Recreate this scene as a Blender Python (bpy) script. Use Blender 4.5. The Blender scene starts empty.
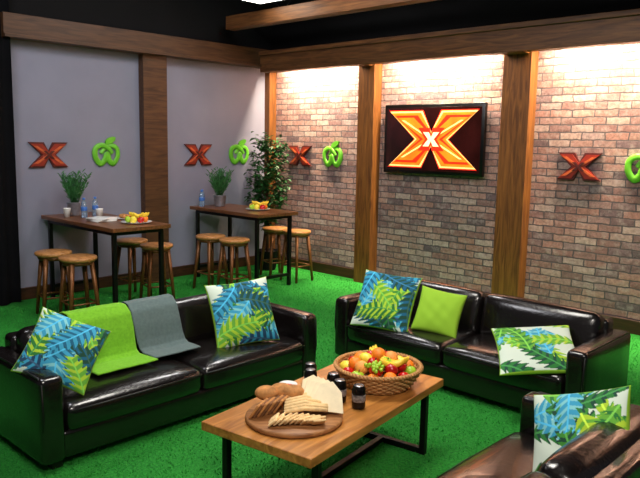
import bpy, bmesh, math, random
from mathutils import Vector, Matrix, Euler
random.seed(7)
scn=bpy.context.scene
try:
    scn.view_settings.view_transform='Standard'
except Exception: pass
rad=math.radians
# ------------------------------------------------------------ materials
def lin(c):
    return tuple(((x/255)/12.92 if x/255<=.04045 else ((x/255+.055)/1.055)**2.4) for x in c)+(1,)
def newmat(name):
    m=bpy.data.materials.new(name); m.use_nodes=True
    nt=m.node_tree; return m,nt,nt.nodes['Principled BSDF']
def simple(name,c,rough=.5,metal=0,spec=.5,var=.15,scale=30,bump=0,bscale=80,emit=0,trans=0,coat=0,sheen=0):
    m,nt,b=newmat(name); N=nt.nodes; L=nt.links
    c=lin(c)
    tc=N.new('ShaderNodeTexCoord')
    n=N.new('ShaderNodeTexNoise'); n.inputs['Scale'].default_value=scale; n.inputs['Detail'].default_value=4
    L.new(tc.outputs['Object'],n.inputs['Vector'])
    r=N.new('ShaderNodeValToRGB')
    r.color_ramp.elements[0].position=.3; r.color_ramp.elements[1].position=.7
    r.color_ramp.elements[0].color=tuple(x*(1-var) for x in c[:3])+(1,)
    r.color_ramp.elements[1].color=tuple(min(1,x*(1+var)) for x in c[:3])+(1,)
    L.new(n.outputs['Fac'],r.inputs['Fac']); L.new(r.outputs['Color'],b.inputs['Base Color'])
    b.inputs['Roughness'].default_value=rough; b.inputs['Metallic'].default_value=metal
    b.inputs['Specular IOR Level'].default_value=spec
    if coat: b.inputs['Coat Weight'].default_value=coat
    if trans: b.inputs['Transmission Weight'].default_value=trans
    if sheen: b.inputs['Sheen Weight'].default_value=sheen
    if emit:
        L.new(r.outputs['Color'],b.inputs['Emission Color']); b.inputs['Emission Strength'].default_value=emit
    if bump:
        n2=N.new('ShaderNodeTexNoise'); n2.inputs['Scale'].default_value=bscale; n2.inputs['Detail'].default_value=5
        L.new(tc.outputs['Object'],n2.inputs['Vector'])
        bp=N.new('ShaderNodeBump'); bp.inputs['Strength'].default_value=bump; bp.inputs['Distance'].default_value=.01
        L.new(n2.outputs['Fac'],bp.inputs['Height']); L.new(bp.outputs['Normal'],b.inputs['Normal'])
    return m
def wood(name,c1,c2,rough=.45,axis=(1,12,12),scale=3,spec=.4):
    m,nt,b=newmat(name); N=nt.nodes; L=nt.links
    tc=N.new('ShaderNodeTexCoord'); mp=N.new('ShaderNodeMapping'); mp.inputs['Scale'].default_value=axis
    L.new(tc.outputs['Object'],mp.inputs['Vector'])
    n=N.new('ShaderNodeTexNoise'); n.inputs['Scale'].default_value=scale; n.inputs['Detail'].default_value=8; n.inputs['Distortion'].default_value=1.2
    L.new(mp.outputs['Vector'],n.inputs['Vector'])
    r=N.new('ShaderNodeValToRGB'); r.color_ramp.elements[0].position=.32; r.color_ramp.elements[1].position=.68
    r.color_ramp.elements[0].color=lin(c1); r.color_ramp.elements[1].color=lin(c2)
    L.new(n.outputs['Fac'],r.inputs['Fac']); L.new(r.outputs['Color'],b.inputs['Base Color'])
    b.inputs['Roughness'].default_value=rough; b.inputs['Specular IOR Level'].default_value=spec
    bp=N.new('ShaderNodeBump'); bp.inputs['Strength'].default_value=.15; bp.inputs['Distance'].default_value=.01
    L.new(n.outputs['Fac'],bp.inputs['Height']); L.new(bp.outputs['Normal'],b.inputs['Normal'])
    return m
def vcol(name,rough=.8,emit=0,attr='Col'):
    m,nt,b=newmat(name); N=nt.nodes; L=nt.links
    a=N.new('ShaderNodeAttribute'); a.attribute_name=attr
    L.new(a.outputs['Color'],b.inputs['Base Color']); b.inputs['Roughness'].default_value=rough
    tc=N.new('ShaderNodeTexCoord'); n=N.new('ShaderNodeTexNoise'); n.inputs['Scale'].default_value=250
    L.new(tc.outputs['Object'],n.inputs['Vector'])
    bp=N.new('ShaderNodeBump'); bp.inputs['Strength'].default_value=.25; bp.inputs['Distance'].default_value=.004
    L.new(n.outputs['Fac'],bp.inputs['Height']); L.new(bp.outputs['Normal'],b.inputs['Normal'])
    return m

def brickmat():
    m,nt,b=newmat('brick_wall'); N=nt.nodes; L=nt.links
    tc=N.new('ShaderNodeTexCoord'); sx=N.new('ShaderNodeSeparateXYZ'); L.new(tc.outputs['Object'],sx.inputs[0])
    cb=N.new('ShaderNodeCombineXYZ'); L.new(sx.outputs['X'],cb.inputs['X']); L.new(sx.outputs['Z'],cb.inputs['Y'])
    wn=N.new('ShaderNodeTexNoise'); wn.inputs['Scale'].default_value=14; L.new(cb.outputs[0],wn.inputs['Vector'])
    wm=N.new('ShaderNodeVectorMath'); wm.operation='MULTIPLY_ADD'; wm.inputs[1].default_value=(.024,.024,0)
    L.new(wn.outputs['Color'],wm.inputs[0]); L.new(cb.outputs[0],wm.inputs[2])
    br=N.new('ShaderNodeTexBrick'); br.inputs['Scale'].default_value=1
    br.inputs['Brick Width'].default_value=.225; br.inputs['Row Height'].default_value=.073
    br.inputs['Mortar Size'].default_value=.007; br.inputs['Mortar Smooth'].default_value=.35
    br.inputs['Color1'].default_value=(0,0,0,1); br.inputs['Color2'].default_value=(1,1,1,1); br.inputs['Mortar'].default_value=(.5,.5,.5,1)
    L.new(wm.outputs[0],br.inputs['Vector'])
    r=N.new('ShaderNodeValToRGB'); cr=r.color_ramp
    cols=[(0,(104,86,92)),(.2,(170,122,110)),(.38,(124,98,102)),(.55,(182,140,128)),(.72,(140,100,96)),(.86,(190,162,152)),(1,(150,122,122))]
    cr.elements[0].position=0; cr.elements[0].color=lin(cols[0][1]); cr.elements[1].position=1; cr.elements[1].color=lin(cols[-1][1])
    for p,c in cols[1:-1]:
        e=cr.elements.new(p); e.color=lin(c)
    L.new(br.outputs['Color'],r.inputs['Fac'])
    n=N.new('ShaderNodeTexNoise'); n.inputs['Scale'].default_value=24; n.inputs['Detail'].default_value=8; n.inputs['Roughness'].default_value=.75
    L.new(tc.outputs['Object'],n.inputs['Vector'])
    rr=N.new('ShaderNodeValToRGB'); rr.color_ramp.elements[0].position=.3; rr.color_ramp.elements[0].color=(.38,.38,.38,1)
    rr.color_ramp.elements[1].position=.7; rr.color_ramp.elements[1].color=(1.25,1.25,1.25,1)
    L.new(n.outputs['Fac'],rr.inputs['Fac'])
    mx=N.new('ShaderNodeMix'); mx.data_type='RGBA'; mx.blend_type='MULTIPLY'; mx.inputs[0].default_value=1
    L.new(r.outputs['Color'],mx.inputs[6]); L.new(rr.outputs['Color'],mx.inputs[7])
    n3=N.new('ShaderNodeTexNoise'); n3.inputs['Scale'].default_value=8; n3.inputs['Detail'].default_value=9; n3.inputs['Roughness'].default_value=.75
    L.new(tc.outputs['Object'],n3.inputs['Vector'])
    r3=N.new('ShaderNodeValToRGB'); r3.color_ramp.elements[0].position=.5; r3.color_ramp.elements[0].color=(0,0,0,1)
    r3.color_ramp.elements[1].position=.64; r3.color_ramp.elements[1].color=(.42,.42,.42,1)
    L.new(n3.outputs['Fac'],r3.inputs['Fac'])
    mw=N.new('ShaderNodeMix'); mw.data_type='RGBA'; L.new(r3.outputs['Color'],mw.inputs[0]); L.new(mx.outputs[2],mw.inputs[6]); mw.inputs[7].default_value=lin((190,176,172))
    m2=N.new('ShaderNodeMix'); m2.data_type='RGBA'
    L.new(br.outputs['Fac'],m2.inputs[0]); L.new(mw.outputs[2],m2.inputs[6]); m2.inputs[7].default_value=lin((84,75,80))
    L.new(m2.outputs[2],b.inputs['Base Color']); b.inputs['Roughness'].default_value=.85
    ad=N.new('ShaderNodeMath'); ad.operation='MULTIPLY_ADD'; ad.inputs[1].default_value=-1.0
    L.new(br.outputs['Fac'],ad.inputs[0]); L.new(n.outputs['Fac'],ad.inputs[2])
    bp=N.new('ShaderNodeBump'); bp.inputs['Strength'].default_value=1; bp.inputs['Distance'].default_value=.016
    L.new(ad.outputs[0],bp.inputs['Height']); L.new(bp.outputs['Normal'],b.inputs['Normal'])
    return m
def grassmat():
    m,nt,b=newmat('artificial_grass'); N=nt.nodes; L=nt.links
    tc=N.new('ShaderNodeTexCoord')
    n=N.new('ShaderNodeTexNoise'); n.inputs['Scale'].default_value=60; n.inputs['Detail'].default_value=6; n.inputs['Roughness'].default_value=.8
    L.new(tc.outputs['Object'],n.inputs['Vector'])
    n2=N.new('ShaderNodeTexNoise'); n2.inputs['Scale'].default_value=1.6; n2.inputs['Detail'].default_value=3
    L.new(tc.outputs['Object'],n2.inputs['Vector'])
    r=N.new('ShaderNodeValToRGB'); r.color_ramp.elements[0].position=.36; r.color_ramp.elements[0].color=lin((20,104,36))
    r.color_ramp.elements[1].position=.66; r.color_ramp.elements[1].color=lin((64,176,66))
    L.new(n.outputs['Fac'],r.inputs['Fac'])
    r2=N.new('ShaderNodeValToRGB'); r2.color_ramp.elements[0].position=.35; r2.color_ramp.elements[0].color=(.78,.78,.78,1)
    r2.color_ramp.elements[1].position=.65; r2.color_ramp.elements[1].color=(1,1,1,1)
    L.new(n2.outputs['Fac'],r2.inputs['Fac'])
    mx=N.new('ShaderNodeMix'); mx.data_type='RGBA'; mx.blend_type='MULTIPLY'; mx.inputs[0].default_value=1
    L.new(r.outputs['Color'],mx.inputs[6]); L.new(r2.outputs['Color'],mx.inputs[7]); L.new(mx.outputs[2],b.inputs['Base Color'])
    b.inputs['Roughness'].default_value=.9; b.inputs['Specular IOR Level'].default_value=.15
    bp=N.new('ShaderNodeBump'); bp.inputs['Strength'].default_value=.8; bp.inputs['Distance'].default_value=.015
    L.new(n.outputs['Fac'],bp.inputs['Height']); L.new(bp.outputs['Normal'],b.inputs['Normal'])
    return m
M_brick=brickmat(); M_grass=grassmat()
M_blade=simple('grass_blade',(46,148,54),.7,var=.4,scale=25,spec=.2)
M_panel=simple('lavender_panel',(130,130,148),.65,var=.06,scale=2,spec=.25)
M_black=simple('black_paint',(9,9,11),.8,spec=.2)
M_drape=simple('black_drape',(10,10,13),.9,spec=.1,scale=8)
M_post=wood('timber_post',(84,46,16),(132,82,34),.5,(9,9,.8),3)
M_beam=wood('timber_beam',(78,46,24),(124,80,44),.5,(.8,9,9),3)
M_beamL=wood('timber_beam_dark',(60,37,22),(92,60,36),.5,(9,.8,9),3)
M_base=wood('skirting_wood',(40,22,12),(72,42,22),.5,(1,1,8),3)
M_leather=simple('black_leather',(16,12,12),.24,spec=.65,var=.25,scale=6,bump=.2,bscale=45,coat=.3)
M_seam=simple('leather_piping',(9,7,7),.4,var=.1)
M_foot=simple('dark_foot',(14,10,8),.4)
M_ctop=wood('coffee_table_wood',(140,86,36),(196,134,66),.28,(10,1.2,10),2.2,.5)
M_ttop=wood('bar_table_wood',(76,42,22),(126,78,42),.35,(1.2,10,10),2.5,.5)
M_metal=simple('black_metal',(16,15,16),.4,metal=.6)
M_seatw=wood('stool_seat_wood',(150,98,50),(196,140,84),.4,(2,12,12),2.5)
M_bronze=simple('bronze_metal',(112,70,34),.4,metal=.5,var=.2)
M_board=wood('board_wood',(120,74,38),(172,120,72),.5,(1.5,12,12),2.5)
# ------------------------------------------------------------ builder
class B:
    def __init__(s): s.v=[];s.f=[];s.fm=[];s.sm=[];s.mats=[]
    def add(s,vs,fs,mat,smooth=True,M=None):
        o=len(s.v)
        for p in vs:
            p=Vector(p)
            if M is not None: p=M@p
            s.v.append(p)
        if mat not in s.mats: s.mats.append(mat)
        k=s.mats.index(mat)
        for f in fs:
            s.f.append([i+o for i in f]); s.fm.append(k); s.sm.append(smooth)
        return s
    def rbox(s,c,d,mat,r=.02,mid=3,puff=(0,0,0),M=None,smooth=True):
        h=[x/2 for x in d]; r=min(r,min(h)*.98)
        ax=[]
        for a in range(3):
            e=[-h[a],-h[a]+r*.12,-h[a]+r*.4,-h[a]+r]
            inner=[(-h[a]+r)+(2*h[a]-2*r)*i/mid for i in range(1,mid)]
            ax.append(e+inner+[-x for x in e[::-1]])
        n=[len(a)-1 for a in ax]; idx={}; vs=[]; fs=[]
        def V(i,j,k):
            if (i,j,k) in idx: return idx[(i,j,k)]
            p=[ax[0][i],ax[1][j],ax[2][k]]
            q=[max(-h[a]+r,min(h[a]-r,p[a])) for a in range(3)]
            dd=Vector([p[a]-q[a] for a in range(3)])
            if dd.length>1e-9:
                dd=dd.normalized()*r
            w=[q[a]+dd[a] for a in range(3)]
            u=[w[a]/h[a] for a in range(3)]
            o=list(w)
            for a in range(3):
                b_,c_=(a+1)%3,(a+2)%3
                o[a]+=u[a]*puff[a]*(1-u[b_]**4)*(1-u[c_]**4)
            vs.append((o[0]+c[0],o[1]+c[1],o[2]+c[2])); idx[(i,j,k)]=len(vs)-1
            return idx[(i,j,k)]
        for i in range(n[0]):
            for j in range(n[1]):
                fs.append([V(i,j,0),V(i,j+1,0),V(i+1,j+1,0),V(i+1,j,0)])
                fs.append([V(i,j,n[2]),V(i+1,j,n[2]),V(i+1,j+1,n[2]),V(i,j+1,n[2])])
        for i in range(n[0]):
            for k in range(n[2]):
                fs.append([V(i,0,k),V(i+1,0,k),V(i+1,0,k+1),V(i,0,k+1)])
                fs.append([V(i,n[1],k),V(i,n[1],k+1),V(i+1,n[1],k+1),V(i+1,n[1],k)])
        for j in range(n[1]):
            for k in range(n[2]):
                fs.append([V(0,j,k),V(0,j,k+1),V(0,j+1,k+1),V(0,j+1,k)])
                fs.append([V(n[0],j,k),V(n[0],j+1,k),V(n[0],j+1,k+1),V(n[0],j,k+1)])
        return s.add(vs,fs,mat,smooth,M)
    def box(s,lo,hi,mat,M=None,bev=.004):
        c=[(lo[i]+hi[i])/2 for i in range(3)]; d=[hi[i]-lo[i] for i in range(3)]
        return s.rbox(c,d,mat,r=bev,mid=1,M=M,smooth=False)
    def lathe(s,prof,mat,seg=24,M=None,smooth=True):
        vs=[];fs=[]
        for (r_,z) in prof:
            for i in range(seg):
                a=2*math.pi*i/seg; vs.append((r_*math.cos(a),r_*math.sin(a),z))
        for k in range(len(prof)-1):
            for i in range(seg):
                j=(i+1)%seg
                fs.append([k*seg+i,k*seg+j,(k+1)*seg+j,(k+1)*seg+i])
        fs.append([i for i in range(seg)][::-1]); fs.append([(len(prof)-1)*seg+i for i in range(seg)])
        return s.add(vs,fs,mat,smooth,M)
    def tube(s,pts,rads,mat,seg=8,M=None,smooth=True,flat=1.0):
        pts=[Vector(p) for p in pts]
        if not isinstance(rads,(list,tuple)): rads=[rads]*len(pts)
        vs=[];fs=[];prev=None
        for i,p in enumerate(pts):
            t=(pts[min(i+1,len(pts)-1)]-pts[max(i-1,0)]).normalized()
            if prev is None:
                u=t.cross(Vector((0,0,1)))
                if u.length<.1: u=t.cross(Vector((0,1,0)))
            else: u=prev-t*prev.dot(t)
            u.normalize(); prev=u; w=t.cross(u)
            for k in range(seg):
                a=2*math.pi*(k+.5)/seg
                vs.append(p+u*math.cos(a)*rads[i]+w*math.sin(a)*rads[i]*flat)
        for i in range(len(pts)-1):
            for k in range(seg):
                j=(k+1)%seg
                fs.append([i*seg+k,i*seg+j,(i+1)*seg+j,(i+1)*seg+k])
        fs.append(list(range(seg))[::-1]); fs.append([(len(pts)-1)*seg+k for k in range(seg)])
        return s.add(vs,fs,mat,smooth,M)
    def ball(s,c,r,mat,sc=(1,1,1),seg=14,rings=9,M=None,dimple=0,rot=None):
        vs=[];fs=[]
        R=rot.to_matrix() if rot else Matrix.Identity(3)
        for k in range(rings+1):
            th=math.pi*k/rings
            for i in range(seg):
                a=2*math.pi*i/seg
                rr=1-dimple*math.exp(-(th/.45)**2)
                p=Vector((math.sin(th)*math.cos(a)*r*sc[0],math.sin(th)*math.sin(a)*r*sc[1],math.cos(th)*r*sc[2]*rr))
                vs.append(R@p+Vector(c))
        for k in range(rings):
            for i in range(seg):
                j=(i+1)%seg
                fs.append([k*seg+i,(k+1)*seg+i,(k+1)*seg+j,k*seg+j])
        return s.add(vs,fs,mat,True,M)
    def prism(s,poly,z0,z1,mat,M=None):
        n=len(poly)
        vs=[(x,y,z0) for x,y in poly]+[(x,y,z1) for x,y in poly]
        fs=[list(range(n))[::-1],[n+i for i in range(n)]]+[[i,(i+1)%n,n+(i+1)%n,n+i] for i in range(n)]
        return s.add(vs,fs,mat,False,M)
    def done(s,name,loc=(0,0,0),rotz=0,M=None,cols=None,clean=True):
        me=bpy.data.meshes.new(name)
        me.from_pydata([tuple(v) for v in s.v],[],s.f)
        for m in s.mats: me.materials.append(m)
        me.polygons.foreach_set('material_index',s.fm)
        me.polygons.foreach_set('use_smooth',s.sm)
        if cols is not None:
            a=me.color_attributes.new('Col','FLOAT_COLOR','POINT')
            a.data.foreach_set('color',[x for c in cols for x in c])
        me.update()
        if clean:
            bm=bmesh.new(); bm.from_mesh(me); bmesh.ops.remove_doubles(bm,verts=bm.verts,dist=1e-6)
            bmesh.ops.recalc_face_normals(bm,faces=bm.faces); bm.to_mesh(me); bm.free()
        o=bpy.data.objects.new(name,me); scn.collection.objects.link(o)
        if M is not None: o.matrix_world=M
        else:
            o.location=loc; o.rotation_euler=(0,0,rotz)
        return o
def smooth_path(pts,per=6):
    P=[Vector(p) for p in pts]; out=[]
    for i in range(len(P)-1):
        p0=P[max(i-1,0)];p1=P[i];p2=P[i+1];p3=P[min(i+2,len(P)-1)]
        for k in range(per):
            t=k/per
            out.append(.5*((2*p1)+(p2-p0)*t+(2*p0-5*p1+4*p2-p3)*t*t+(3*p1-p0-3*p2+p3)*t**3))
    out.append(P[-1]); return out
# ------------------------------------------------------------ camera
f=690;h=1.75
r_=math.atan(.0187);th=math.atan(97.3/690);az=rad(43.5)
Fh=Vector((-math.sin(az),math.cos(az),0)); Rh=Vector((math.cos(az),math.sin(az),0)); Z=Vector((0,0,1))
fw=Fh*math.cos(th)-Z*math.sin(th); up=Z*math.cos(th)+Fh*math.sin(th)
cr=Rh*math.cos(r_)+up*math.sin(r_); cu=-Rh*math.sin(r_)+up*math.cos(r_)
cam=bpy.data.cameras.new('camera'); co=bpy.data.objects.new('camera',cam); scn.collection.objects.link(co)
cam.sensor_width=36; cam.lens=36*f/640
Mx=Matrix((cr,cu,-fw)).transposed().to_4x4(); Mx.translation=Vector((7.34,-6.69,h)); co.matrix_world=Mx
scn.camera=co
# ------------------------------------------------------------ room
XR=9.0; YN=-9.0
def floor():
    rnd=random.Random(3); b=B().box((-.2,YN,-.05),(XR,.2,0),M_grass); vs=[];fs=[]
    for i in range(95000):
        x=rnd.uniform(.3,7.6); y=rnd.uniform(-6.6,-.1)
        a=rnd.uniform(0,6.28); c,s=math.cos(a)*.0035,math.sin(a)*.0035
        H=rnd.uniform(.010,.019); lx,ly=rnd.uniform(-.012,.012),rnd.uniform(-.012,.012)
        k=len(vs); vs+= [(x-c,y-s,0),(x+c,y+s,0),(x+lx,y+ly,H)]; fs.append([k,k+1,k+2])
    b.add(vs,fs,M_blade,False); b.done('floor',clean=False)
floor()
B().box((-.12,YN,0),(0,0,4.2),M_panel).done('wall_left')
B().box((-.12,0,0),(XR,.12,4.2),M_brick).done('wall_back')
B().box((-.2,YN,4.2),(XR,.2,4.3),M_black).done('ceiling')
B().box((.002,YN,2.93),(.03,-.03,4.2),M_black).done('trim_1')
B().box((.002,-.03,2.93),(XR,-.002,4.2),M_black).done('trim_2')
B().box((0,-3.75,2.76),(.16,0,2.97),M_beamL).box((0,-3.75,2.73),(.19,0,2.765),M_beamL).done('trim_3')
B().box((0,-2.13,0),(.1,-1.80,2.74),M_beamL).done('trim_4')
B().box((0,-.13,0),(.1,-.0,2.74),M_post).done('trim_5')
B().box((.16,-.36,2.66),(XR,-.24,2.92),M_beam).box((.16,-.39,2.88),(XR,-.22,2.93),M_beam).done('trim_6')
for i,(a,b) in enumerate([(1.73,1.98),(3.68,3.99),(5.7,6.0),(7.7,8.0)]):
    B().box((a,-.15,0),(b,0,2.70),M_post).box((a+.03,-.26,2.66),(b-.03,-.1,2.78),M_post).done('trim_%d'%(7+i))
B().box((.16,-.26,2.88),(XR,-.03,2.92),M_black).done('trim_11')
B().box((0,-3.72,0),(.03,-.12,.13),M_base).done('baseboard_left')
B().box((.1,-.03,0),(XR,0,.13),M_base).done('baseboard_back')
def curtain():
    b=B(); vs=[];fs=[];n=120
    for i in range(n+1):
        y=-8.8+(8.8-3.68)*i/n; x=.14+.05*math.sin(i*1.1)
        vs+=[(x,y,.01),(x,y,4.15)]
    for i in range(n): fs.append([2*i,2*i+2,2*i+3,2*i+1])
    b.add(vs,fs,M_drape); return b.done('black_curtain')
curtain()
# ------------------------------------------------------------ wall signs
M_xred=simple('sign_red',(140,40,24),.4,var=.25,scale=12,coat=.3)
M_xdark=simple('sign_dark_red',(78,22,18),.45,var=.2)
M_xor=simple('sign_orange',(196,92,50),.4,var=.2)
M_green=simple('sign_green',(100,180,42),.4,var=.15,scale=10,emit=.04)
def xpoly(w,hh,t,cx=0,cy=0,k=.28):
    a=w/2; b=hh/2; n=k*b
    return [(-a+cx,b+cy),(-a+2*t+cx,b+cy),(0+cx,n+cy),(a-2*t+cx,b+cy),(a+cx,b+cy),
            (t*.95+cx,0+cy),(a+cx,-b+cy),(a-2*t+cx,-b+cy),(0+cx,-n+cy),(-a+2*t+cx,-b+cy),(-a+cx,-b+cy),(-t*.95+cx,0+cy)]
def xsign(M):
    b=B()
    b.prism(xpoly(.44,.27,.085),0,.02,M_xdark)
    b.prism(xpoly(.40,.235,.065),.02,.028,M_xred)
    b.prism(xpoly(.34,.19,.022,k=.1),.028,.033,M_xor)
    b.prism(xpoly(.13,.085,.02),.033,.038,M_xdark)
    b.done('x_wall_sign',M=M)
def gsign(M):
    b=B()
    raw=[(.07,-.01,.012),(.02,.05,.010),(-.06,.085,.004),(-.135,.045,0),(-.14,-.05,0),(-.085,-.125,0),(-.03,-.09,.004),(0,-.015,.008),
         (.03,-.09,.004),(.085,-.125,0),(.14,-.05,0),(.135,.045,0),(.06,.085,-.004),(-.02,.05,-.006),(-.07,-.01,-.006)]
    P=smooth_path(raw,6); n=len(P)
    rr=[.034*(1-.35*abs(2*i/(n-1)-1)**3) for i in range(n)]
    b.tube(P,rr,M_green,10,flat=.42)
    leaf=[(-.015,.095),(-.01,.135),(.02,.165),(.075,.182),(.115,.178),(.105,.14),(.07,.112),(.02,.095)]
    b.prism(leaf,-.01,.014,M_green)
    b.done('apple_wall_sign',M=M)
def onleft(y,z,off=.004):
    return Matrix(((0,0,1,off),(1,0,0,y),(0,1,0,z),(0,0,0,1)))
def onback(x,z,off=-.004):
    return Matrix(((1,0,0,x),(0,0,-1,off),(0,1,0,z),(0,0,0,1)))
xsign(onleft(-3.27,1.555)); gsign(onleft(-2.58,1.58,.016))
xsign(onleft(-1.28,1.555)); gsign(onleft(-.6,1.58,.016))
xsign(onback(.6,1.555)); gsign(onback(1.2,1.58,-.016))
xsign(onback(4.49,1.555)); gsign(onback(5.10,1.58,-.016))
# ------------------------------------------------------------ television
def tv():
    b=B(); W=1.36;H=.80
    M_fr=simple('tv_bezel',(8,8,9),.25,var=.05)
    M_scr=simple('tv_screen_black',(34,8,8),.2,emit=.15,var=.6,scale=3)
    M_y=simple('screen_yellow',(255,220,130),.4,emit=.9,var=.05)
    M_o=simple('screen_orange',(255,112,18),.4,emit=.95,var=.35,scale=5)
    M_r=simple('screen_red',(222,34,8),.4,emit=.95,var=.3,scale=6)
    M_w=simple('screen_white',(255,232,176),.4,emit=.9,var=.05)
    b.rbox((0,0,.035),(W,H,.05),M_fr,.012,1)
    b.rbox((0,0,.0),(.5,.4,.03),M_fr,.005,1)
    b.box((-W/2+.04,-H/2+.04,.059),(W/2-.04,H/2-.04,.061),M_scr,bev=.0005)
    X=lambda w,hh,t,k,z,m,dx=0: b.prism(xpoly(w,hh,t,cx=dx,k=k),z,z+.0006,m)
    X(1.22,.66,.245,.25,.0612,M_r)
    X(1.19,.635,.232,.25,.0619,M_y)
    X(1.14,.60,.21,.25,.0626,M_o)
    X(1.03,.54,.160,.22,.0633,M_r)
    X(.96,.49,.115,.18,.0640,M_o)
    X(.84,.43,.018,.05,.0647,M_y)
    X(.36,.26,.08,.25,.0654,M_r)
    X(.22,.16,.04,.25,.0661,M_w)
    b.done('wall_mounted_television',M=onback(2.78,1.80,-.02))
tv()
# ------------------------------------------------------------ sofas
def sofa(loc,rot):
    b=B(); W=2.04;D=.75;aw=.13;T=M_leather
    for sx in(-1,1):
        b.rbox((sx*(W/2-aw/2),0,.285),(aw,D,.47),T,.03,4,puff=(.006,.0,.008))
        b.tube([(sx*(W/2-.012),-D/2+.03,.1),(sx*(W/2-.012),-D/2+.004,.3),(sx*(W/2-.012),-D/2+.01,.49),(sx*(W/2-.012),-D/2+.05,.517),(sx*(W/2-.012),D/2-.05,.517)],.006,M_seam,6)
    iw=W-2*aw
    b.rbox((0,.0,.13),(iw+.02,D-.03,.15),T,.02,3)
    b.rbox((0,D/2-.075,.325),(iw+.03,.14,.55),T,.035,4)
    cw=iw/2
    for sx in(-1,1):
        b.rbox((sx*cw/2,-.085,.275),(cw-.008,.60,.15),T,.045,6,puff=(.0,.012,.028))
        Mt=Matrix.Translation((sx*cw/2,.185,.475))@Matrix.Rotation(rad(-12),4,'X')
        b.rbox((0,0,0),(cw-.01,.15,.34),T,.055,6,puff=(0,.03,.012),M=Mt)
        z=.275
        b.tube([(sx*cw/2-cw/2+.02,-.388,z+.045),(sx*cw/2,-.395,z+.048),(sx*cw/2+cw/2-.02,-.388,z+.045)],.005,M_seam,6)
    for x in(-1,1):
        for y in(-1,1):
            b.box((x*(W/2-.1)-.03,y*(D/2-.08)-.03,0),(x*(W/2-.1)+.03,y*(D/2-.08)+.03,.07),M_foot)
    return b.done('leather_sofa',loc=loc,rotz=rot)
sofa((3.63,-4.2,0),rad(90))
sofa((4.74,-2.32,0),0)
sofa((6.18,-4.50,0),rad(-90))
# ------------------------------------------------------------ pillows
def leafcolor(u,v,leaves,bg):
    col=bg
    for (x0,y0,ca,sa,L,W_,c1,c2,gap,cv) in leaves:
        dx,dy=u-x0,v-y0
        s=(dx*ca+dy*sa)
        if s<-0.02*L or s>L*1.4: continue
        t=(-dx*sa+dy*ca)
        t+= cv*s*s/L
        at=abs(t)
        if at>W_: continue
        q=(s-at*.5)/L
        if q<0 or q>1: continue
        wid=W_*math.sin(math.pi*q**.75)**.5
        if at>wid: continue
        frac=at/wid
        if at<.022: col=tuple(min(1,x*1.6+.03) for x in c2); continue
        ph=(q*L/.20)%1
        if frac>.5 and ph<gap*(frac-.5)*2.2: continue
        k=abs(ph-.5)*2
        k=1 if k>.55 else 0
        col=c1 if k else c2
    return col
def C3(*c): return lin(c)[:3]
GR=C3(34,116,46); DG=C3(8,66,48); TE=C3(6,92,126); YG=C3(168,202,46); BL=C3(48,150,188); LG=C3(96,166,50); PT=C3(120,192,200); FG=C3(56,134,42); NV=C3(14,60,92)
WH=C3(206,220,206)
M_print=vcol('palm_print_fabric',.85)
LIME=lin((146,194,44))[:3]
def pillow(M,size=.46,th=.15,seed=1,plain=None,name='palm_print_pillow',n_leaf=30,pal=None,base=(.42,.58)):
    rnd=random.Random(seed); n=140 if plain is None else 36
    pal=pal or [(PT,BL),(YG,LG),(TE,BL),(GR,DG),(YG,FG),(DG,TE),(BL,NV),(YG,GR),(TE,DG)]
    leaves=[]
    for i in range(n_leaf):
        x,y=rnd.uniform(-1.25,1.25),rnd.uniform(-1.25,1.25)
        a=math.atan2(-y,-x)+rnd.uniform(-1.0,1.0)
        c=pal[(i)%len(pal)]
        leaves.append((x,y,math.cos(a),math.sin(a),rnd.uniform(1.1,1.7),rnd.uniform(base[0]*.75,base[1]*.75),c[0],c[1],rnd.uniform(.5,.9),rnd.choice([-.3,.25,.15])))
    b=B(); vs=[];fs=[];cols=[]
    for side in(1,-1):
        for i in range(n+1):
            for j in range(n+1):
                u=-1+2*i/n; v=-1+2*j/n
                pr=(1-u*u)*(1-v*v)
                z=th/2*(max(0,pr)**.42)
                px=u*(1-.07*(1-v*v)*1.0)*size/2; py=v*(1-.07*(1-u*u))*size/2
                wr=.004*math.sin(9*u+3*v+seed)*math.cos(7*v-2*u)*pr
                vs.append((px,py,side*(z+wr)))
                if plain is not None: c=plain
                elif side<0 or abs(u)>.985 or abs(v)>.985: c=LIME
                else: c=leafcolor(u,v,leaves,WH)
                cols.append(c+(1,))
    m=(n+1)**2
    for sd in(0,1):
        for i in range(n):
            for j in range(n):
                a=sd*m+i*(n+1)+j
                q=[a,a+1,a+n+2,a+n+1]
                fs.append(q[::-1] if sd==0 else q)
    b.add(vs,fs,M_print); return b.done(name,M=M,cols=cols)
def pm(c,naz,nel,roll):
    a=rad(naz);e=rad(nel)
    nn=Vector((math.cos(a)*math.cos(e),math.sin(a)*math.cos(e),math.sin(e)))
    rr=Vector((-math.sin(a),math.cos(a),0)); uu=nn.cross(rr)
    M=Matrix((rr,uu,nn)).transposed().to_4x4()
    M=M@Matrix.Rotation(rad(roll),4,'Z'); M.translation=Vector(c); return M
pillow(pm((3.79,-4.99,.585),-20,36,-28),.40,.13,3)
pillow(pm((3.77,-3.69,.572),-20,24,4),.46,.15,11)
pillow(pm((4.15,-2.58,.545),-72,32,-3),.47,.14,5)
pillow(pm((4.54,-2.44,.51),-66,28,-8),.35,.12,2,plain=LIME,name='lime_throw_pillow')
pillow(pm((5.37,-2.55,.435),-72,70,18),.52,.11,8,n_leaf=12,pal=[(GR,LG),(LG,YG),(DG,GR),(PT,BL),(YG,LG)],base=(.32,.45))
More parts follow.
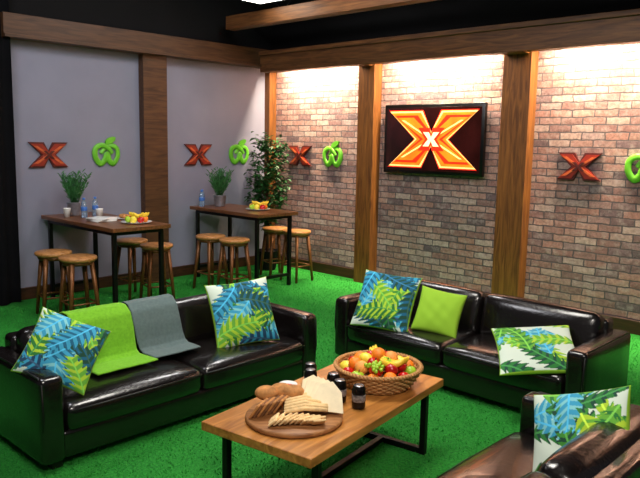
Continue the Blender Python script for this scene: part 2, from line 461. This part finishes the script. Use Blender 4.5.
pillow(pm((6.26,-3.96,.54),258,32,24),.44,.13,9,n_leaf=16,pal=[(GR,LG),(DG,GR),(LG,YG),(PT,BL),(DG,FG)],base=(.32,.45))
# ------------------------------------------------------------ throws
def throw(x0,x1,mat,name,seed,front=-.14):
    b=B(); prof=[(.392,.30),(.392,.5),(.388,.60),(.36,.640),(.30,.662),(.245,.690),(.19,.685),(.135,.645),(.095,.55),(.07,.46),(.05,.415),(.02,.396),(-.08,.399),(front,.400)]
    P=[]
    for i in range(len(prof)-1):
        for k in range(5):
            t=k/5; P.append((prof[i][0]*(1-t)+prof[i+1][0]*t,prof[i][1]*(1-t)+prof[i+1][1]*t))
    P.append(prof[-1]); n=30; vs=[];fs=[]
    for i,(y,z) in enumerate(P):
        for j in range(n+1):
            t=j/n; x=x0+(x1-x0)*t+.006*math.sin(i*.2+seed)
            w=.004*math.sin(t*9+seed+i*.06)+.002*math.sin(t*21+i*.1)
            vs.append((x,y-w*.6+(.006 if y>.385 else -.006),z+w*.5+.002))
    for i in range(len(P)-1):
        for j in range(n):
            a=i*(n+1)+j; fs.append([a,a+1,a+n+2,a+n+1])
    b.add(vs,fs,mat); o=b.done(name,loc=(3.63,-4.2,0),rotz=rad(90))
    so=o.modifiers.new('s','SOLIDIFY'); so.thickness=.008; so.offset=0
    return o
M_tg=simple('green_wool',(112,174,42),.95,var=.12,scale=60,bump=.25,bscale=200,spec=.1,sheen=.1)
M_tgr=simple('grey_wool',(92,108,108),.95,var=.12,scale=60,bump=.25,bscale=200,spec=.1,sheen=.1)
throw(-.60,-.20,M_tg,'green_throw_blanket',1,-.17); throw(-.185,.16,M_tgr,'grey_throw_blanket',3,-.13)
# ------------------------------------------------------------ coffee table
CT=Matrix.Translation((5.02,-4.12,0))@Matrix.Rotation(rad(8),4,'Z')
def coffee():
    b=B()
    b.rbox((0,0,.40),(.65,1.28,.045),M_ctop,.005,1,smooth=False)
    for sy in(-1,1):
        y=sy*.52; t=.0175
        b.box((-.27-t,y-t,0),(-.27+t,y+t,.378),M_metal)
        b.box((.27-t,y-t,0),(.27+t,y+t,.378),M_metal)
        b.box((-.27,y-t,.345),(.27,y+t,.378),M_metal)
        b.box((-.27,y-t,.0),(.27,y+t,.035),M_metal)
    b.box((-.0175,-.52,.002),(.0175,.52,.034),M_metal)
    b.done('coffee_table',M=CT)
coffee()
TZ=.423
# ------------------------------------------------------------ bar tables
def bartable(x0,x1,y0,y1,H=.91):
    b=B(); cx,cy=(x0+x1)/2,(y0+y1)/2; w=x1-x0; d=y1-y0
    b.rbox((0,0,H-.02),(w,d,.04),M_ttop,.005,1,smooth=False)
    for sx in(-1,1):
        for sy in(-1,1):
            x=sx*(w/2-.09);y=sy*(d/2-.06)
            b.box((x-.02,y-.02,0),(x+.02,y+.02,H-.04),M_metal)
    for sx in(-1,1):
        x=sx*(w/2-.09); b.box((x-.018,-d/2+.06,H-.08),(x+.018,d/2-.06,H-.04),M_metal)
        b.box((x-.018,-d/2+.06,.12),(x+.018,d/2-.06,.155),M_metal)
    for sy in(-1,1):
        y=sy*(d/2-.06); b.box((-w/2+.09,y-.018,H-.08),(w/2-.09,y+.018,H-.04),M_metal)
    return b.done('bar_table',loc=(cx,cy,0))
bartable(.06,1.56,-3.40,-2.76); bartable(.12,1.44,-1.50,-.86)
def stool(x,y,rot=0,H=.64):
    b=B()
    b.lathe([(.02,H-.045),(.15,H-.045),(.172,H-.03),(.175,H-.008),(.165,H),(.02,H+.001)],M_seatw,28)
    b.lathe([(.02,H-.075),(.14,H-.075),(.15,H-.046),(.02,H-.046)],M_bronze,28)
    for i in range(4):
        a=math.pi/4+i*math.pi/2; c,s=math.cos(a),math.sin(a)
        b.tube([(c*.13,s*.13,H-.05),(c*.17,s*.17,H*.45),(c*.20,s*.20,0)],[.026,.021,.016],M_bronze,6)
    for i in range(4):
        a=math.pi/4+i*math.pi/2; a2=a+math.pi/2
        b.tube([(math.cos(a)*.18,math.sin(a)*.18,.2),(math.cos(a2)*.18,math.sin(a2)*.18,.2)],.009,M_bronze,6)
    return b.done('bar_stool',loc=(x,y,0),rotz=rot)
for p in [(1.28,-3.61),(.86,-3.65),(.62,-2.64),(1.08,-2.62),(.88,-1.75),(1.28,-1.72),(.82,-.66),(1.20,-.64)]:
    stool(p[0],p[1],random.uniform(-.3,.3))
# ------------------------------------------------------------ food materials
M_red=simple('red_apple',(186,20,18),.25,var=.3,scale=18); M_or=simple('orange_fruit',(244,130,20),.45,bump=.3,bscale=300)
M_yel=simple('banana_yellow',(244,204,50),.45,var=.1); M_grn=simple('green_apple',(160,200,50),.3); M_lem=simple('lemon',(244,220,70),.4)
M_brown=simple('stem',(70,46,24),.7); M_purple=simple('plum',(80,20,46),.3); M_pe=simple('peach',(236,150,70),.6,var=.3,scale=12)
M_wick=wood('wicker',(150,100,52),(206,156,96),.7,(20,20,40),5)
M_bread=simple('bread_crust',(186,128,72),.85,var=.35,scale=30,bump=.5,bscale=60); M_dark=simple('rye_bread',(132,88,54),.9,var=.4,scale=40,bump=.6,bscale=70)
M_pale=simple('pale_bread',(232,198,144),.9,var=.15,scale=40,bump=.3); M_cream=simple('cream_wrap',(240,226,192),.85,var=.06)
M_white=simple('white_ceramic',(235,235,232),.25,var=.02); M_can=simple('dark_can',(24,20,20),.25,metal=.5); M_lab=simple('can_label',(120,112,110),.4,var=.8,scale=70)
M_alu=simple('aluminium',(170,170,175),.3,metal=.9); M_salsa=simple('tomato_dip',(186,52,24),.5,var=.4,scale=80)
def banana(b,c,yaw,mat=None,L=.17,tilt=0):
    pts=[];rr=[]
    for i in range(13):
        t=-1+2*i/12; a=t*1.0
        pts.append((math.sin(a)*L*.55,0,(1-math.cos(a))*L*.55)); rr.append(.018*(1-abs(t)**4*.75))
    b.tube(pts,rr,mat or M_yel,7,M=Matrix.Translation(c)@Matrix.Rotation(yaw,4,'Z')@Matrix.Rotation(tilt,4,'X'))
def apple(b,c,r,mat):
    rot=Euler((random.uniform(-.6,.6),random.uniform(-.6,.6),0)); b.ball(c,r,mat,(1,1,.92),dimple=.3,rot=rot)
    d=rot.to_matrix()@Vector((0,0,1)); c=Vector(c); b.tube([c+d*r*.6,c+d*r*1.05],.003,M_brown,5)
def basket():
    b=B(); R=.235
    b.lathe([(.01,0),(.17,0),(.175,.01),(.01,.012)],M_wick,32)
    for k in range(8):
        z=.012+k*.0125; rr=.175+.055*(k/7)**.8; pts=[]
        for i in range(97):
            a=2*math.pi*i/96; w=.005*math.sin(24*a+k*math.pi)
            pts.append(((rr+w)*math.cos(a),(rr+w)*math.sin(a),z))
        b.tube(pts,.0072,M_wick,6)
    for k in range(2):
        pts=[]
        for i in range(145):
            a=2*math.pi*i/144; s=math.sin(36*a+k*math.pi)*.007; c=math.cos(36*a+k*math.pi)*.006
            pts.append(((R+s)*math.cos(a),(R+s)*math.sin(a),.112+c))
        b.tube(pts,.008,M_wick,6)
    for i in range(24):
        a=2*math.pi*i/24; b.tube([(.17*math.cos(a),.17*math.sin(a),.005),(.232*math.cos(a),.232*math.sin(a),.11)],.004,M_wick,5)
    mats=[M_red,M_or,M_red,M_grn,M_pe,M_lem,M_or,M_red]
    for ring,(n,rr,z) in enumerate([(12,.175,.085),(9,.125,.12),(6,.07,.145),(1,0,.165)]):
        for i in range(n):
            a=2*math.pi*i/n+ring*.4; rd=random.uniform(.034,.042)
            c=(rr*math.cos(a),rr*math.sin(a),z+random.uniform(-.008,.008))
            m=mats[(i*3+ring*2)%len(mats)]
            if m in(M_or,M_pe,M_lem): b.ball(c,rd,m,(1,1,.95) if m!=M_lem else (1.25,.9,.9))
            else: apple(b,c,rd,m)
    for i in range(3): banana(b,(.09+.012*i,.04-.03*i,.135+.004*i),rad(40+8*i),L=.15)
    for i in range(3): banana(b,(-.10+.012*i,.10-.02*i,.125),rad(-50+10*i),L=.15)
    for i in range(40):
        a=random.uniform(0,6.28); q=random.uniform(0,.05); b.ball((.07+q*math.cos(a),-.12+q*math.sin(a),.14+random.uniform(-.01,.02)),.011,M_grn,seg=8,rings=6)
    return b
basket().done('fruit_basket',loc=(5.05,-3.79,TZ))
def bread():
    b=B()
    b.lathe([(.01,0),(.225,0),(.235,.006),(.235,.02),(.228,.026),(.01,.026)],M_board,48)
    z=.026
    for i in range(7):
        Mt=Matrix.Translation((-.17+.018*i,-.03+.012*i,z+.036))@Matrix.Rotation(rad(70),4,'Z')@Matrix.Rotation(rad(34),4,'X')
        b.rbox((0,0,0),(.115,.014,.085),M_dark if i%2 else M_bread,.006,2,M=Mt)
    for c in [(-.11,.11,z+.036),(-.03,.14,z+.036),(-.07,.10,z+.08),(-.14,.06,z+.08),(-.01,.09,z+.075)]:
        b.ball(c,.048,M_bread,(1.2,.9,.75))
    for row in range(2):
        for i in range(9):
            Mt=Matrix.Translation((-.09+.026*i,-.10-.035*row-.012*abs(i-4)*.3,z+.024+.002*(i%2)))@Matrix.Rotation(rad(80-8*i),4,'Z')@Matrix.Rotation(rad(50),4,'X')
            b.rbox((0,0,0),(.062,.011,.05),M_pale,.005,1,M=Mt)
    for i in range(12):
        y=-.05+.012*i
        b.tube([(-.045,y-.03,z+.04+.009*(i%3)),(.05,y,z+.048+.01*(i%3)),(.16,y+.02,z+.034+.008*(i%2))],[.009,.012,.010],M_pale,8)
    for k in range(5):
        Mt=Matrix.Translation((.09+.016*k,.11-.022*k,z+.06))@Matrix.Rotation(rad(24-9*k),4,'Z')@Matrix.Rotation(rad(55),4,'X')
        b.prism([(-.09,-.05),(.09,-.055),(.07,.045),(.02,.095),(-.04,.078)],-.004,.006,M_cream,M=Mt)
    return b
bread().done('bread_board',loc=(5.075,-4.46,TZ),rotz=rad(43.5))
def can(x,y):
    b=B()
    b.lathe([(.01,.002),(.026,0),(.033,.006),(.035,.015),(.035,.10),(.031,.112),(.028,.118),(.028,.12),(.025,.116),(.005,.116)],M_can,24)
    b.lathe([(.0352,.04),(.0356,.041),(.0356,.075),(.0352,.076)],M_lab,24)
    b.lathe([(.005,.1165),(.0255,.1165),(.0255,.1185),(.005,.1185)],M_alu,20)
    b.done('drink_can',loc=(x,y,TZ))
for x,y in [(5.20,-4.13),(5.08,-4.14),(4.99,-4.09),(4.86,-4.13),(4.79,-4.06)]: can(x,y)
def bowl(x,y):
    b=B(); b.lathe([(.02,0),(.03,.002),(.045,.03),(.05,.05),(.047,.05),(.04,.03),(.02,.01),(.004,.01)],M_white,24)
    b.ball((0,0,.03),.04,M_salsa,(1,1,.35)); b.done('dip_bowl',loc=(x,y,TZ))
bowl(4.80,-4.24)
# ------------------------------------------------------------ bar table props
BZ=.911
M_leaf=simple('herb_leaf',(50,108,54),.6,var=.4,scale=20); M_leaf2=simple('ficus_leaf',(28,84,34),.45,var=.5,scale=9)
M_zinc=simple('zinc_pot',(170,176,190),.35,metal=.7); M_soil=simple('soil',(40,26,18),.95)
def leafshape(b,p,d,up,L,w,mat):
    d=d.normalized(); s=d.cross(up)
    if s.length<.01: s=Vector((1,0,0))
    s.normalize(); n=s.cross(d)
    pts=[p,p+d*L*.35+s*w+n*.1*L,p+d*L*.75+s*w*.7+n*.05*L,p+d*L-n*.1*L,p+d*L*.75-s*w*.7+n*.05*L,p+d*L*.35-s*w+n*.1*L]
    b.add(pts,[[0,1,2,3],[0,3,4,5]],mat,False)
def herb(x,y,z,hgt=.36,seed=1):
    rnd=random.Random(seed); b=B()
    b.lathe([(.01,0),(.06,0),(.065,.01),(.082,.14),(.088,.145),(.08,.145),(.075,.13),(.01,.13)],M_zinc,24)
    b.lathe([(.005,.125),(.076,.125),(.076,.132),(.005,.132)],M_soil,20)
    for i in range(48):
        a=rnd.uniform(0,6.28); sp=rnd.uniform(.05,.55); H=hgt*rnd.uniform(.55,1)
        p0=Vector((.04*math.cos(a)*rnd.random(),.04*math.sin(a)*rnd.random(),.13)); d=Vector((math.cos(a)*sp,math.sin(a)*sp,1)).normalized()
        p1=p0+d*H*.9; b.tube([p0,p0+d*H*.4,p1],.0025,M_leaf,4)
        for k in range(12):
            t=.2+.8*k/11; q=p0+d*H*.9*t; aa=rnd.uniform(0,6.28)
            leafshape(b,q,Vector((math.cos(aa),math.sin(aa),1.2)),Vector((0,0,1)),.06,.006,M_leaf)
    b.done('potted_herb',loc=(x,y,z))
herb(.30,-3.13,BZ,.38,1); herb(.38,-1.22,BZ,.38,4)
M_wat=simple('water_bottle_plastic',(190,215,240),.08,trans=.75,var=.02); M_wl=simple('bottle_label',(60,110,190),.5); M_cap=simple('bottle_cap',(60,120,210),.4)
def bottle(x,y,z):
    b=B(); b.lathe([(.005,0),(.028,0),(.032,.006),(.032,.06),(.030,.065),(.032,.07),(.032,.13),(.026,.16),(.013,.185),(.013,.195),(.004,.195)],M_wat,20)
    b.lathe([(.0325,.075),(.033,.076),(.033,.115),(.0325,.116)],M_wl,20); b.lathe([(.004,.19),(.015,.19),(.015,.208),(.004,.21)],M_cap,16)
    b.done('water_bottle',loc=(x,y,z))
bottle(.20,-1.36,BZ); bottle(.28,-1.43,BZ); bottle(.56,-3.16,BZ); bottle(.50,-3.0,BZ)
def plate(x,y,z,seed):
    rnd=random.Random(seed); b=B()
    b.lathe([(.01,0),(.09,0),(.15,.014),(.152,.017),(.09,.006),(.01,.006)],M_white,32)
    ms=[M_red,M_or,M_grn,M_red,M_pe,M_grn,M_lem]
    for i in range(7):
        a=i*2*math.pi/7; rr=.035; c=(.082*math.cos(a),.082*math.sin(a),.04)
        if ms[i] in(M_or,M_pe,M_lem): b.ball(c,rr,ms[i])
        else: apple(b,c,rr,ms[i])
    for i in range(3): banana(b,(0+.02*i,0+.015*i,.065),rad(30+12*i))
    b.done('fruit_plate',loc=(x,y,z))
plate(1.28,-2.98,BZ,1); plate(1.0,-1.12,BZ,2)
def napkins(x,y,z):
    b=B()
    for k in range(5):
        b.rbox((0,0,.004+.007*k),(.22,.22,.006),M_white,.002,2,M=Matrix.Rotation(rad(7*k),4,'Z'))
    b.done('napkin_stack',loc=(x,y,z))
napkins(.92,-3.16,BZ)
def cup(x,y,z):
    b=B(); b.lathe([(.01,0),(.028,0),(.038,.09),(.04,.095),(.037,.095),(.026,.006),(.005,.006)],M_white,20); b.done('paper_cup',loc=(x,y,z))
cup(.40,-3.27,BZ); cup(.66,-3.04,BZ)
def bread_plate(x,y,z):
    b=B(); b.lathe([(.01,0),(.08,0),(.12,.012),(.121,.015),(.08,.006),(.01,.006)],M_white,28)
    for i in range(5): b.ball((-.05+.025*i,.02*((-1)**i),.03),.03,M_bread,(1.1,.8,.7))
    b.done('bread_plate',loc=(x,y,z))
bread_plate(.90,-2.89,BZ)
# ------------------------------------------------------------ ficus
def ficus(x,y):
    rnd=random.Random(5); b=B()
    b.lathe([(.02,0),(.11,0),(.12,.02),(.15,.26),(.16,.27),(.145,.27),(.14,.24),(.01,.24)],M_black,28)
    b.lathe([(.01,.235),(.138,.235),(.138,.245),(.01,.245)],M_soil,24)
    b.tube([(0,0,.24),(.01,.01,.6),(-.01,0,1.0),(.0,.01,1.5)],[.02,.016,.012,.006],M_brown,8)
    for i in range(95):
        z=rnd.uniform(.55,1.70); a=rnd.uniform(0,6.28); R=(.14 if z<.8 else .25*math.sin(math.pi*min(1,max(.12,(z-.3)/1.65)))**.6)+.02
        p0=Vector((0,0,z-.12)); p1=Vector((R*math.cos(a),R*math.sin(a),z+.10))
        b.tube([p0,(p0+p1)/2+Vector((0,0,.05)),p1],[.006,.004,.002],M_brown,4)
        for k in range(17):
            t=rnd.uniform(.3,1.02); q=p0+(p1-p0)*t+Vector((rnd.uniform(-.03,.03),rnd.uniform(-.03,.03),rnd.uniform(-.03,.08)))
            aa=rnd.uniform(0,6.28)
            leafshape(b,q,Vector((math.cos(aa),math.sin(aa),rnd.uniform(-.7,.3))),Vector((0,0,1)),rnd.uniform(.06,.09),.021,M_leaf2)
    b.done('potted_ficus_tree',loc=(x,y,0))
ficus(.40,-.42)
# ------------------------------------------------------------ rigging
b=B().box((.3,-1.06,3.12),(7.5,-.92,3.28),M_beam); b.done('overhead_timber_beam')
b=B()
for y,z in [(-1.8,3.6),(-3.0,3.6),(-.55,3.35)]:
    for dz in(0,.25):
        b.tube([(.1,y,z+dz),(8.5,y,z+dz)],.025,M_black,8)
    for i in range(28):
        b.tube([(.2+.3*i,y,z+(.25 if i%2 else 0)),(.5+.3*i,y,z+(0 if i%2 else .25))],.012,M_black,5)
    for x in (1,7.5):
        b.tube([(x,y,z+.25),(x,y,4.2)],.01,M_black,5)
b.done('lighting_truss')
M_lite=simple('lamp_glow',(255,250,235),.5,emit=12,var=0)
b=B().box((1.05,-1.5,3.33),(1.7,-1.14,3.38),M_black).box((1.09,-1.46,3.32),(1.66,-1.18,3.332),M_lite,bev=.001)
for x in(1.2,1.6): b.tube([(x,-1.3,3.37),(x,-1.3,4.2)],.008,M_black,5)
b.done('ceiling_light')
# ------------------------------------------------------------ lights
def area(name,loc,size,power,color,target=None,sy=None,rot=None,spread=180):
    l=bpy.data.lights.new(name,'AREA'); l.energy=power; l.color=color; l.size=size; l.spread=rad(spread)
    if sy: l.shape='RECTANGLE'; l.size_y=sy
    o=bpy.data.objects.new(name,l); scn.collection.objects.link(o); o.location=loc
    if target is not None:
        d=Vector(target)-Vector(loc); o.rotation_euler=d.to_track_quat('-Z','Y').to_euler()
    if rot: o.rotation_euler=rot
    return o
warm=(1,.80,.55)
for i,(a,b_) in enumerate([(.3,1.65),(2.1,3.58),(4.1,5.6),(6.1,7.6)]):
    w_=b_-a
    area('brick_washer_light',((a+b_)/2,-.18,2.86),w_,55,warm,rot=(rad(16),0,0),sy=.08,spread=140)
    for k in(.27,.73):
        area('brick_spot_light',(a+w_*k,-.18,2.85),.12,30,warm,rot=(rad(26),0,0),sy=.08,spread=150)
area('unseen_studio_light',(4.6,-3.6,4.0),1.4,125,(1,.95,.87),target=(4.6,-3.6,0))  # unseen area lamps from here on stand in for the studio's overhead lighting
area('unseen_studio_light',(2.6,-5.6,3.9),1.2,68,(.96,.95,1),target=(.8,-2.6,.8))  # added cool fill aimed at the left wall, no fixture there
area('unseen_studio_light',(7.8,-6.5,3.9),1.2,72,(1,.93,.84),target=(4.8,-3.9,.3),spread=120)
area('unseen_studio_light',(2.4,-1.9,3.9),.8,50,(1,.97,.95),target=(1.2,-2.4,0))
w=bpy.data.worlds.new('world'); scn.world=w; w.use_nodes=True
w.node_tree.nodes['Background'].inputs[0].default_value=(.62,.6,.66,1); w.node_tree.nodes['Background'].inputs[1].default_value=.10
